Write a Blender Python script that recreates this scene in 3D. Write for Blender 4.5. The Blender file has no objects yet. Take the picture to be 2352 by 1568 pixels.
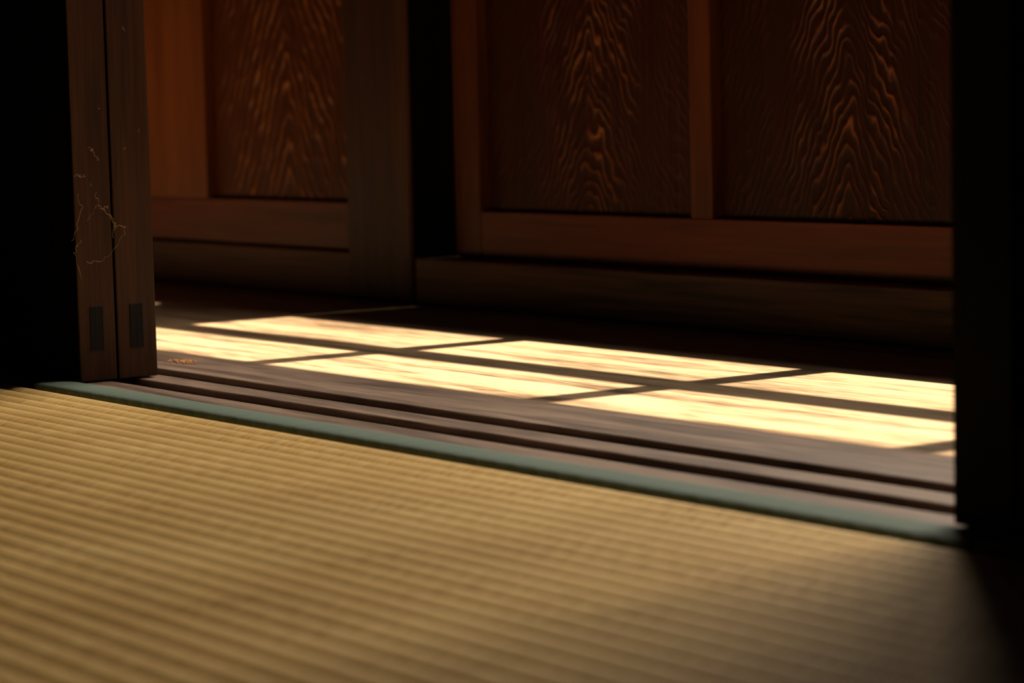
import bpy, bmesh, math, random
from mathutils import Vector as V, Matrix
random.seed(7)
scene=bpy.context.scene
# ------------------------------------------------------------------ materials
def newmat(name):
    m=bpy.data.materials.new(name); m.use_nodes=True
    nt=m.node_tree; b=nt.nodes['Principled BSDF']
    return m,nt,b
def N(nt,t,**k):
    n=nt.nodes.new(t)
    for a,v in k.items(): setattr(n,a,v)
    return n
def ramp(nt,src,stops):
    r=N(nt,'ShaderNodeValToRGB')
    e=r.color_ramp.elements
    e[0].position=stops[0][0]; e[0].color=(*stops[0][1],1)
    e[1].position=stops[-1][0]; e[1].color=(*stops[-1][1],1)
    for p,c in stops[1:-1]:
        q=e.new(p); q.color=(*c,1)
    nt.links.new(src,r.inputs[0]); return r
def math_(nt,op,a,b=None,c=None):
    n=N(nt,'ShaderNodeMath',operation=op)
    for i,v in enumerate((a,b,c)):
        if v is None: continue
        if isinstance(v,(int,float)): n.inputs[i].default_value=v
        else: nt.links.new(v,n.inputs[i])
    return n.outputs[0]
def bump(nt,b,h,strength,dist):
    n=N(nt,'ShaderNodeBump'); n.inputs['Strength'].default_value=strength; n.inputs['Distance'].default_value=dist
    nt.links.new(h,n.inputs['Height']); nt.links.new(n.outputs[0],b.inputs['Normal'])
def wood(name,dark,light,axis='Z',scale=1.0,rough=.5,bs=.4,bd=.001,spec=.3,contrast=(.3,.7),fine=1.,long=1.):
    m,nt,b=newmat(name)
    tc=N(nt,'ShaderNodeTexCoord'); mp=N(nt,'ShaderNodeMapping')
    s=[60*scale]*3; s['XYZ'.index(axis)]=2.2*scale*long
    mp.inputs['Scale'].default_value=s
    nt.links.new(tc.outputs['Object'],mp.inputs[0])
    n1=N(nt,'ShaderNodeTexNoise'); n1.inputs['Scale'].default_value=1; n1.inputs['Detail'].default_value=5; n1.inputs['Distortion'].default_value=.6
    nt.links.new(mp.outputs[0],n1.inputs['Vector'])
    mp2=N(nt,'ShaderNodeMapping'); s=[420*scale*fine]*3; s['XYZ'.index(axis)]=9*scale*fine*long
    mp2.inputs['Scale'].default_value=s; nt.links.new(tc.outputs['Object'],mp2.inputs[0])
    n2=N(nt,'ShaderNodeTexNoise'); n2.inputs['Scale'].default_value=1; n2.inputs['Detail'].default_value=3
    nt.links.new(mp2.outputs[0],n2.inputs['Vector'])
    mix=math_(nt,'ADD',math_(nt,'MULTIPLY',n1.outputs[0],.6),math_(nt,'MULTIPLY',n2.outputs[0],.4))
    r=ramp(nt,mix,[(contrast[0],dark),(contrast[1],light)])
    nt.links.new(r.outputs[0],b.inputs['Base Color'])
    b.inputs['Roughness'].default_value=rough; b.inputs['Specular IOR Level'].default_value=spec
    bump(nt,b,mix,bs,bd)
    return m
def cathedral(name,xc,dark,mid,light,sp=.016,slope=1.9,seed=0.,fw=(.035,.075)):
    """flat-sawn cedar board: nested arches of raised grain round xc"""
    m,nt,b=newmat(name)
    tc=N(nt,'ShaderNodeTexCoord'); sx=N(nt,'ShaderNodeSeparateXYZ'); nt.links.new(tc.outputs['Object'],sx.inputs[0])
    def noise(scale,loc,detail):
        mp=N(nt,'ShaderNodeMapping'); mp.inputs['Scale'].default_value=scale; mp.inputs['Location'].default_value=loc
        nt.links.new(tc.outputs['Object'],mp.inputs[0])
        n=N(nt,'ShaderNodeTexNoise'); n.inputs['Scale'].default_value=1; n.inputs['Detail'].default_value=detail
        nt.links.new(mp.outputs[0],n.inputs[0]); return n.outputs[0]
    n1=noise((26,26,9),(seed,seed,seed),2); n3=noise((70,70,34),(seed,0,seed),1.5)
    nm=noise((34,34,16),(0,seed,seed*2),2); n2=noise((220,220,4),(0,0,0),2.5)
    c=lambda s,k: math_(nt,'MULTIPLY',math_(nt,'ADD',s,-.5),k)
    xd=math_(nt,'ADD',math_(nt,'ADD',sx.outputs[0],-xc),c(n1,.018))
    rr=math_(nt,'SQRT',math_(nt,'ADD',math_(nt,'MULTIPLY',xd,xd),.00004))
    ph=math_(nt,'ADD',sx.outputs[2],math_(nt,'MULTIPLY',rr,slope))
    ph=math_(nt,'ADD',ph,c(n3,.034)); ph=math_(nt,'ADD',ph,c(n1,.06))
    s=math_(nt,'FRACT',math_(nt,'DIVIDE',ph,sp))
    tri=math_(nt,'POWER',math_(nt,'SINE',math_(nt,'MULTIPLY',s,math.pi)),7.)
    fall=N(nt,'ShaderNodeMapRange'); fall.inputs[1].default_value=fw[0]; fall.inputs[2].default_value=fw[1]; fall.inputs[3].default_value=1; fall.inputs[4].default_value=.15
    nt.links.new(math_(nt,'ABSOLUTE',xd),fall.inputs[0])
    md=N(nt,'ShaderNodeMapRange'); md.inputs[1].default_value=.38; md.inputs[2].default_value=.66; md.inputs[3].default_value=.1; md.inputs[4].default_value=1
    nt.links.new(nm,md.inputs[0])
    g=math_(nt,'MULTIPLY',math_(nt,'MULTIPLY',tri,fall.outputs[0]),md.outputs[0])
    h=math_(nt,'ADD',math_(nt,'MULTIPLY',g,.75),math_(nt,'MULTIPLY',n2,.25))
    r=ramp(nt,h,[(.06,dark),(.25,mid),(.9,light)])
    nt.links.new(r.outputs[0],b.inputs['Base Color']); b.inputs['Roughness'].default_value=.45; b.inputs['Specular IOR Level'].default_value=.2
    bump(nt,b,h,1.,.0035)
    return m

M_door   = wood('door_frame_wood',(.13,.032,.008),(.36,.11,.028),'Z',.6,.42,long=2)
M_doorR  = wood('dark_door_frame_wood',(.06,.014,.004),(.18,.052,.014),'Z',.6,.42,long=2)
M_rail   = wood('door_rail_wood',(.08,.017,.005),(.24,.050,.012),'X',.6,.42,long=2)
M_board  = wood('sill_board_wood',(.018,.008,.004),(.16,.070,.031),'X',.5,.5,contrast=(.38,.66),long=2)
M_boardL = wood('kick_board_wood',(.06,.020,.008),(.20,.070,.026),'X',.5,.5,contrast=(.34,.66),long=2)
M_post   = wood('post_wood',(.020,.007,.0035),(.11,.040,.016),'Z',.6,.5,long=2)
M_fus    = wood('sliding_door_stile_wood',(.012,.005,.0025),(.088,.031,.011),'Z',.8,.4,long=2)
M_tenon  = wood('tenon_end_grain',(.003,.0015,.001),(.008,.004,.0025),'Z',2,.7)
M_black  = wood('shade_black',(.002,.0017,.0014),(.005,.004,.003),'Z',.5,.8,spec=.1)  # near-black colour standing in for shade on doors and post recess
M_sill   = wood('grooved_sill_wood',(.06,.030,.018),(.26,.165,.112),'X',1,.45,.7,.0016,spec=.4,contrast=(.37,.62),long=2.5)
M_floor  = wood('veranda_floor_wood',(.052,.029,.015),(.225,.15,.087),'X',.8,.36,1,.0018,spec=.2,contrast=(.37,.56),fine=2.2,long=2.4)
P1=cathedral('cedar_panel_a',-1.766,(.028,.006,.002),(.085,.020,.006),(.42,.15,.042),seed=3.3)
P2=cathedral('cedar_panel_b',-1.44,(.020,.005,.0015),(.062,.015,.0045),(.36,.125,.036),seed=6.1)
P3=cathedral('cedar_panel_c',-2.26,(.07,.018,.004),(.17,.047,.012),(.50,.18,.047),sp=.028,slope=1.9,seed=11.7,fw=(.08,.14))
def plaster(name,c):
    m,nt,b=newmat(name); tc=N(nt,'ShaderNodeTexCoord'); n=N(nt,'ShaderNodeTexNoise'); n.inputs['Scale'].default_value=60
    nt.links.new(tc.outputs['Object'],n.inputs[0]); r=ramp(nt,n.outputs[0],[(.3,tuple(v*.8 for v in c)),(.7,c)])
    nt.links.new(r.outputs[0],b.inputs['Base Color']); b.inputs['Roughness'].default_value=.9; bump(nt,b,n.outputs[0],.2,.002); return m
M_wall=plaster('earthen_plaster',(.05,.038,.026))
M_ceil=wood('ceiling_wood',(.02,.012,.007),(.05,.03,.018),'X',.5,.7)
def tatami():
    m,nt,b=newmat('woven_rush'); tc=N(nt,'ShaderNodeTexCoord')
    mp=N(nt,'ShaderNodeMapping'); mp.inputs['Scale'].default_value=(620,12,12); nt.links.new(tc.outputs['Object'],mp.inputs[0])
    n=N(nt,'ShaderNodeTexNoise'); n.inputs['Scale'].default_value=1; n.inputs['Detail'].default_value=2; nt.links.new(mp.outputs[0],n.inputs[0])
    n2=N(nt,'ShaderNodeTexNoise'); n2.inputs['Scale'].default_value=9; n2.inputs['Detail'].default_value=3; nt.links.new(tc.outputs['Object'],n2.inputs[0])
    mix=math_(nt,'ADD',math_(nt,'MULTIPLY',n.outputs[0],.7),math_(nt,'MULTIPLY',n2.outputs[0],.3))
    r=ramp(nt,mix,[(.3,(.37,.195,.05)),(.5,(.60,.37,.12)),(.7,(.76,.52,.21))])
    nt.links.new(r.outputs[0],b.inputs['Base Color']); b.inputs['Roughness'].default_value=.55; b.inputs['Specular IOR Level'].default_value=.35
    bump(nt,b,n.outputs[0],.5,.0008); return m
M_tat=tatami()
def cloth():
    m,nt,b=newmat('green_border_cloth'); tc=N(nt,'ShaderNodeTexCoord')
    mp=N(nt,'ShaderNodeMapping'); mp.inputs['Scale'].default_value=(900,900,900); nt.links.new(tc.outputs['Object'],mp.inputs[0])
    c=N(nt,'ShaderNodeTexChecker'); c.inputs['Scale'].default_value=1; c.inputs[1].default_value=(.078,.106,.078,1); c.inputs[2].default_value=(.115,.148,.112,1)
    nt.links.new(mp.outputs[0],c.inputs[0]); nt.links.new(c.outputs[0],b.inputs['Base Color']); b.inputs['Roughness'].default_value=.75; b.inputs['Specular IOR Level'].default_value=.3
    bump(nt,b,c.outputs[1],.3,.0004); return m
M_cloth=cloth()
def plain(name,c,r=.5):
    m,nt,b=newmat(name); tc=N(nt,'ShaderNodeTexCoord'); n=N(nt,'ShaderNodeTexNoise'); n.inputs['Scale'].default_value=300
    nt.links.new(tc.outputs['Object'],n.inputs[0]); rr=ramp(nt,n.outputs[0],[(.3,tuple(v*.7 for v in c)),(.7,c)])
    nt.links.new(rr.outputs[0],b.inputs['Base Color']); b.inputs['Roughness'].default_value=r; return m
M_web=plain('cobweb_silk',(.8,.5,.27)); M_crumb=plain('sawdust',(.75,.32,.08))
# ------------------------------------------------------------------ mesh helpers
def build(name,parts,mats,parent=None,backmat=None):
    bm=bmesh.new()
    for p in parts:
        (x0,x1,y0,y1,z0,z1),mi=p[0],p[1]; bv=p[2] if len(p)>2 else 0
        t=bmesh.new(); bmesh.ops.create_cube(t,size=1)
        for v in t.verts:
            v.co=V(((x0+x1)/2+v.co.x*(x1-x0),(y0+y1)/2+v.co.y*(y1-y0),(z0+z1)/2+v.co.z*(z1-z0)))
        if bv: bmesh.ops.bevel(t,geom=t.edges[:],offset=bv,segments=2,affect='EDGES',profile=.6)
        t.normal_update()
        for f in t.faces: f.material_index=backmat if (backmat is not None and f.normal.y<-.9) else mi
        me=bpy.data.meshes.new('t'); t.to_mesh(me); t.free(); bm.from_mesh(me); bpy.data.meshes.remove(me)
    me=bpy.data.meshes.new(name); bm.to_mesh(me); bm.free()
    for m in mats: me.materials.append(m)
    o=bpy.data.objects.new(name,me); scene.collection.objects.link(o)
    if parent: o.parent=parent
    return o
def empty(name):
    e=bpy.data.objects.new(name,None); scene.collection.objects.link(e); return e
def extrude_profile(name,prof,x0,x1,mat,closed=True):
    me=bpy.data.meshes.new(name); n=len(prof)
    vs=[(x0,y,z) for y,z in prof]+[(x1,y,z) for y,z in prof]
    fs=[(i,(i+1)%n,(i+1)%n+n,i+n) for i in range(n if closed else n-1)]
    if closed: fs+= [tuple(range(n))[::-1],tuple(range(n,2*n))]
    me.from_pydata(vs,[],fs); me.materials.append(mat)
    bm=bmesh.new(); bm.from_mesh(me); bmesh.ops.recalc_face_normals(bm,faces=bm.faces[:]); bm.to_mesh(me); bm.free()
    o=bpy.data.objects.new(name,me); scene.collection.objects.link(o); return o
XL,XR=-3.6,1.2
# ------------------------------------------------------------------ tatami mat
p=.0148; prof=[(.7315,-.05)]
y=.7315
while y>-.98:
    s=abs(math.sin(math.pi*(y-.7315)/p))
    prof.append((y,-.0026*(1-s**.75))); y-=p/10
prof.append((y,-.05))
extrude_profile('tatami_mat',prof,XL+.002,XR-.002,M_tat)
# tatami border (cloth strip with stitch puckers)
me=bpy.data.meshes.new('tatami_border_cloth'); vs=[];fs=[]
nx=1600; cs=[(0,-.0015),(.0004,.0006),(.0015,.0019),(.004,.0024),(.012,.0024),(.022,.0022),(.0265,.0016),(.0282,.0004),(.0284,-.004)]
for i in range(nx+1):
    x=XL+(XR-XL)*i/nx
    pk=abs(math.sin(math.pi*x/.0175+.4*math.sin(x*9)))**.5
    for j,(a,z) in enumerate(cs):
        d=(1-pk)*.0032*max(0,1-a/.005); zz=z-(1-pk)*.0016*max(0,1-a/.008)
        vs.append((x,.7332+a+d+.0006*math.sin(x*4)*(1-a/.03),zz))
m_=len(cs)
for i in range(nx):
    for j in range(m_-1):
        a=i*m_+j; fs.append((a,a+m_,a+m_+1,a+1))
me.from_pydata(vs,[],fs); me.materials.append(M_cloth)
bm=bmesh.new(); bm.from_mesh(me); bmesh.ops.recalc_face_normals(bm,faces=bm.faces[:]); bm.to_mesh(me); bm.free()
for q in me.polygons: q.use_smooth=True
scene.collection.objects.link(bpy.data.objects.new('tatami_border_cloth',me))
# ------------------------------------------------------------------ grooved sill
b_=.0006
def groove(a,c): return [(a-b_,0),(a,-b_),(a,-.0045),(c,-.0045),(c,-b_),(c+b_,0)]
prof=[(.763,-.04),(.763,-b_),(.7636,0)]+groove(.786,.8065)+groove(.829,.850)+[(.9144,0),(.915,-b_),(.915,-.04)]
extrude_profile('grooved_sill',prof,XL,XR,M_sill)
# ------------------------------------------------------------------ veranda floor boards
fl=[((XL,XR,.916,1.128,-.03,-.0005),0,.0008),((XL,XR,1.1285,1.42,-.03,-.0005),0,.0008)]
build('floor',fl,[M_floor])
build('subfloor',[((XL-.1,XR+.1,-1.1,1.6,-.12,-.055),0)],[M_wall])
# ------------------------------------------------------------------ sliding doors (fusuma)
def fusuma(name,x0,x1,y0,y1,end):
    e=empty(name)
    w=.034; zt=1.76; ms=M_fus if end>0 else M_black  # black stiles and room-side faces carry shade in their colour
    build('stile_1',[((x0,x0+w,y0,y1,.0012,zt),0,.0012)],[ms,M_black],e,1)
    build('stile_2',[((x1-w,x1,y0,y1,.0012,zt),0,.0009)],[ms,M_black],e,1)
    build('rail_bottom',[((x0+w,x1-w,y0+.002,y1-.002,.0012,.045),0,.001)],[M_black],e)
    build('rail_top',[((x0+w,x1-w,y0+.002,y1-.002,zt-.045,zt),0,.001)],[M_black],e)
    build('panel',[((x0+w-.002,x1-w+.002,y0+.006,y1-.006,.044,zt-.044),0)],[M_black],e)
    ym=(y0+y1)/2
    if end>0: build('tenon',[((x1-.01,x1+.0004,ym-.0052,ym+.0048,.022,.052),0,.0003)],[M_tenon],e)
    return e
fusuma('sliding_door',-2.49,-1.574,.7625,.7900,1)
fusuma('sliding_door',-2.51,-1.5735,.7912,.8208,1)
fusuma('sliding_door',-.757,.16,.7640,.7905,-1)
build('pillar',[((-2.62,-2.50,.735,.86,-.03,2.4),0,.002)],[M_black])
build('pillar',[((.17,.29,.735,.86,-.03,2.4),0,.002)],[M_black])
# ------------------------------------------------------------------ outer wall of the veranda
build('wall_post',[((-2.098,-1.9875,1.304,1.42,0,2.4),0,.003),((-1.99,-1.9855,1.307,1.42,.0434,2.4),1,0),((-1.9855,-1.9585,1.337,1.42,.0434,2.4),1,0)],[M_post,M_black])  # black strips added beside the post paint the shade of the recess
build('sill_board',[((-1.981,XR,1.304,1.42,0,.0425),0,.0015)],[M_board])
build('sill_board',[((XL,-2.098,1.312,1.42,0,.0432),0,.0015)],[M_boardL])
def lattice_door(name,xs,y,zb,zr,mats,frame,zo=.508,xm=(),upper=None):
    """xs: list of (x0,x1) stiles with panels between; above zo an open lattice."""
    e=empty(name); t=.030; zt=1.9
    for i,(a,c) in enumerate(xs):
        build('stile_%d'%(i+1),[((a,c,y,y+t,zr if 0<i<len(xs)-1 else zb,zt if (i==len(xs)-1 or (i==0 and upper is None)) else zo),0,.0012)],[frame],e)
    X0,X1=xs[0][1],xs[-1][0]; XU=xs[0][0] if upper else X0
    build('rail_bottom',[((X0-.001,X1+.001,y+.0006,y+t,zb,zr),0,.0012)],[M_rail],e)
    build('rail_middle',[((X0,X1,y,y+t,zo-.05,zo),0,.001)],[M_rail],e)
    for i in range(len(xs)-1):
        build('panel_%d'%(i+1),[((xs[i][1]-.004,xs[i+1][0]+.004,y+.011,y+.018,zr-.004,zo-.045),0)],[mats[i%len(mats)]],e)
    build('rail_top',[((XU,X1,y,y+t,1.218,zt),0,.001)],[M_rail],e)
    build('lattice_bar',[((XU,X1,y+.007,y+.019,.827,.899),0,.001)],[M_rail],e)
    if upper: build('stile_upper',[((upper[0],upper[1],y,y+t,zo-.001,1.219),0,.001)],[frame],e)
    for i,xx in enumerate(xm):
        build('muntin_%d'%(i+1),[((xx-.015,xx+.015,y+.009,y+.017,zo,1.218),0,.001)],[frame],e)
    return e
lattice_door('door_1',[(-1.958,-1.918),(-1.617,-1.590),(-1.289,-1.260),(-.960,-.930),(-.63,-.598)],1.335,.0428,.0853,[P1,P2],M_doorR,xm=(-1.612,-1.266,-.940),upper=(-1.958,-1.951))
lattice_door('door_2',[(-.59,-.548),(-.245,-.216),(.10,.13),(.45,.49)],1.335,.0428,.0853,[P1,P2],M_doorR,xm=(-.27,.08))
e3=lattice_door('door_3',[(-3.10,-3.06),(-2.80,-2.77),(-2.545,-2.412),(-2.125,-2.0975)],1.325,.0436,.0905,[P3,P3,P3],M_door,zo=.48,xm=(-2.75,-2.44))
build('stile_upper',[((-2.193,-2.124,1.325,1.355,.479,1.219),0,.001)],[M_door],e3)
build('wall_back',[((XL,XR,1.39,1.46,1.85,2.4),0),((XL,-3.1,1.33,1.46,-.03,1.85),0),((.49,XR,1.35,1.46,.0405,1.85),0),((-.598,-.59,1.34,1.40,.0425,1.85),0)],[M_wall])
# room shell
build('wall_left',[((XL-.1,XL,-1.1,1.46,-.055,2.4),0)],[M_wall])
build('wall_right',[((XR,XR+.1,-1.1,1.46,-.055,2.4),0)],[M_wall])
build('wall_front',[((XL-.1,XR+.1,-1.2,-1.0,-.055,2.4),0)],[M_wall])
build('ceiling',[((XL-.1,XR+.1,-1.2,1.5,2.4,2.5),0)],[M_ceil])
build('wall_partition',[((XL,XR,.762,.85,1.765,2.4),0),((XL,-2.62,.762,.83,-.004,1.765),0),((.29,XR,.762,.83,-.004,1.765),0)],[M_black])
# ------------------------------------------------------------------ cobwebs on the door edge
cu=bpy.data.curves.new('cobweb','CURVE'); cu.dimensions='3D'; cu.bevel_depth=.00009; cu.bevel_resolution=1
def strand(pts):
    q=[]
    for a,b in zip(pts,pts[1:]):
        for k in range(4):
            t=k/4; q.append((a[0]+(b[0]-a[0])*t+random.uniform(-3,3),a[1]+(b[1]-a[1])*t+random.uniform(-4,4)))
    q.append(pts[-1])
    s=cu.splines.new('BEZIER'); s.bezier_points.add(len(q)-1)
    for b,w in zip(s.bezier_points,q):
        b.co=W(*w); b.handle_left_type=b.handle_right_type='AUTO'; b.radius=random.uniform(.2,1.6)
def W(px,py):
    return (-1.5730+random.uniform(0,.0008), .7605+(px-170)/100*.0325, .259-py/870*.258)
for pts in [[(170,575),(180,600),(186,635)],[(168,548),(178,520),(190,470),(186,440)],[(200,597),(235,592),(262,575),(285,540),(290,518)],
            [(225,440),(232,470),(255,490),(265,520),(262,545)],[(232,470),(245,478),(252,470)],[(262,520),(275,516),(292,520)],
            [(210,335),(224,345),(234,362)],[(176,402),(190,396),(196,402)],[(205,500),(222,478),(230,468)],[(256,486),(262,500),(270,512),(262,530)],[(172,575),(176,560),(188,545)]]:
    strand(pts)
for px,py in [(300,66),(304,69),(238,248),(294,340),(200,398),(233,360),(212,420),(330,300)]:
    strand([(px,py),(px+3,py+3)])
cu.materials.append(M_web); scene.collection.objects.link(bpy.data.objects.new('cobweb',cu))
# sawdust crumbs by the door foot
bm=bmesh.new()
for i in range(110):
    r=random.uniform(.0003,.0009); cx=random.gauss(-1.656,.008); cy=random.gauss(.884,.004)
    t=bmesh.ops.create_icosphere(bm,subdivisions=1,radius=r)
    for v in t['verts']:
        v.co.x*=random.uniform(.7,1.5); v.co+=V((cx,cy,r*.7))
me=bpy.data.meshes.new('sawdust_crumbs'); bm.to_mesh(me); bm.free(); me.materials.append(M_crumb)
scene.collection.objects.link(bpy.data.objects.new('sawdust_crumbs',me))
# ------------------------------------------------------------------ lights
sun=bpy.data.lights.new('sun','SUN'); sun.energy=37; sun.angle=.009; sun.color=(1,.865,.65)
so=bpy.data.objects.new('sun',sun); scene.collection.objects.link(so)
so.rotation_euler=V((0,-1,-2.75)).to_track_quat('-Z','Y').to_euler(); so.location=(-1,3,5)
sk=bpy.data.lights.new('skylight','AREA'); sk.shape='RECTANGLE'; sk.size=1.8; sk.size_y=1.45; sk.energy=235; sk.color=(1,.905,.75)
ko=bpy.data.objects.new('skylight',sk); scene.collection.objects.link(ko)
ko.location=(-1.72,2.4,2.55); ko.rotation_euler=(V((-1.72,.5,1.9))-V(ko.location)).to_track_quat('-Z','Y').to_euler()
w=bpy.data.worlds.new('World'); scene.world=w; w.use_nodes=True
w.node_tree.nodes['Background'].inputs[0].default_value=(.75,.85,1,1); w.node_tree.nodes['Background'].inputs[1].default_value=.08
scene.view_settings.view_transform='Standard'
# ------------------------------------------------------------------ camera
Xc=V((4220,-436,5880)).normalized(); Zc=V((-1575,64026,5880)).normalized()
Xc=(Xc-Zc*Xc.dot(Zc)).normalized(); Yc=Zc.cross(Xc)
R=Matrix((Xc,Yc,Zc)).to_4x4()
cam=bpy.data.cameras.new('camera'); co=bpy.data.objects.new('camera',cam); scene.collection.objects.link(co)
co.matrix_world=Matrix.Translation((0,0,.18))@R
cam.lens=90; cam.sensor_width=36; cam.clip_start=.02
cam.dof.use_dof=True; cam.dof.focus_distance=1.66; cam.dof.aperture_fstop=10
scene.camera=co
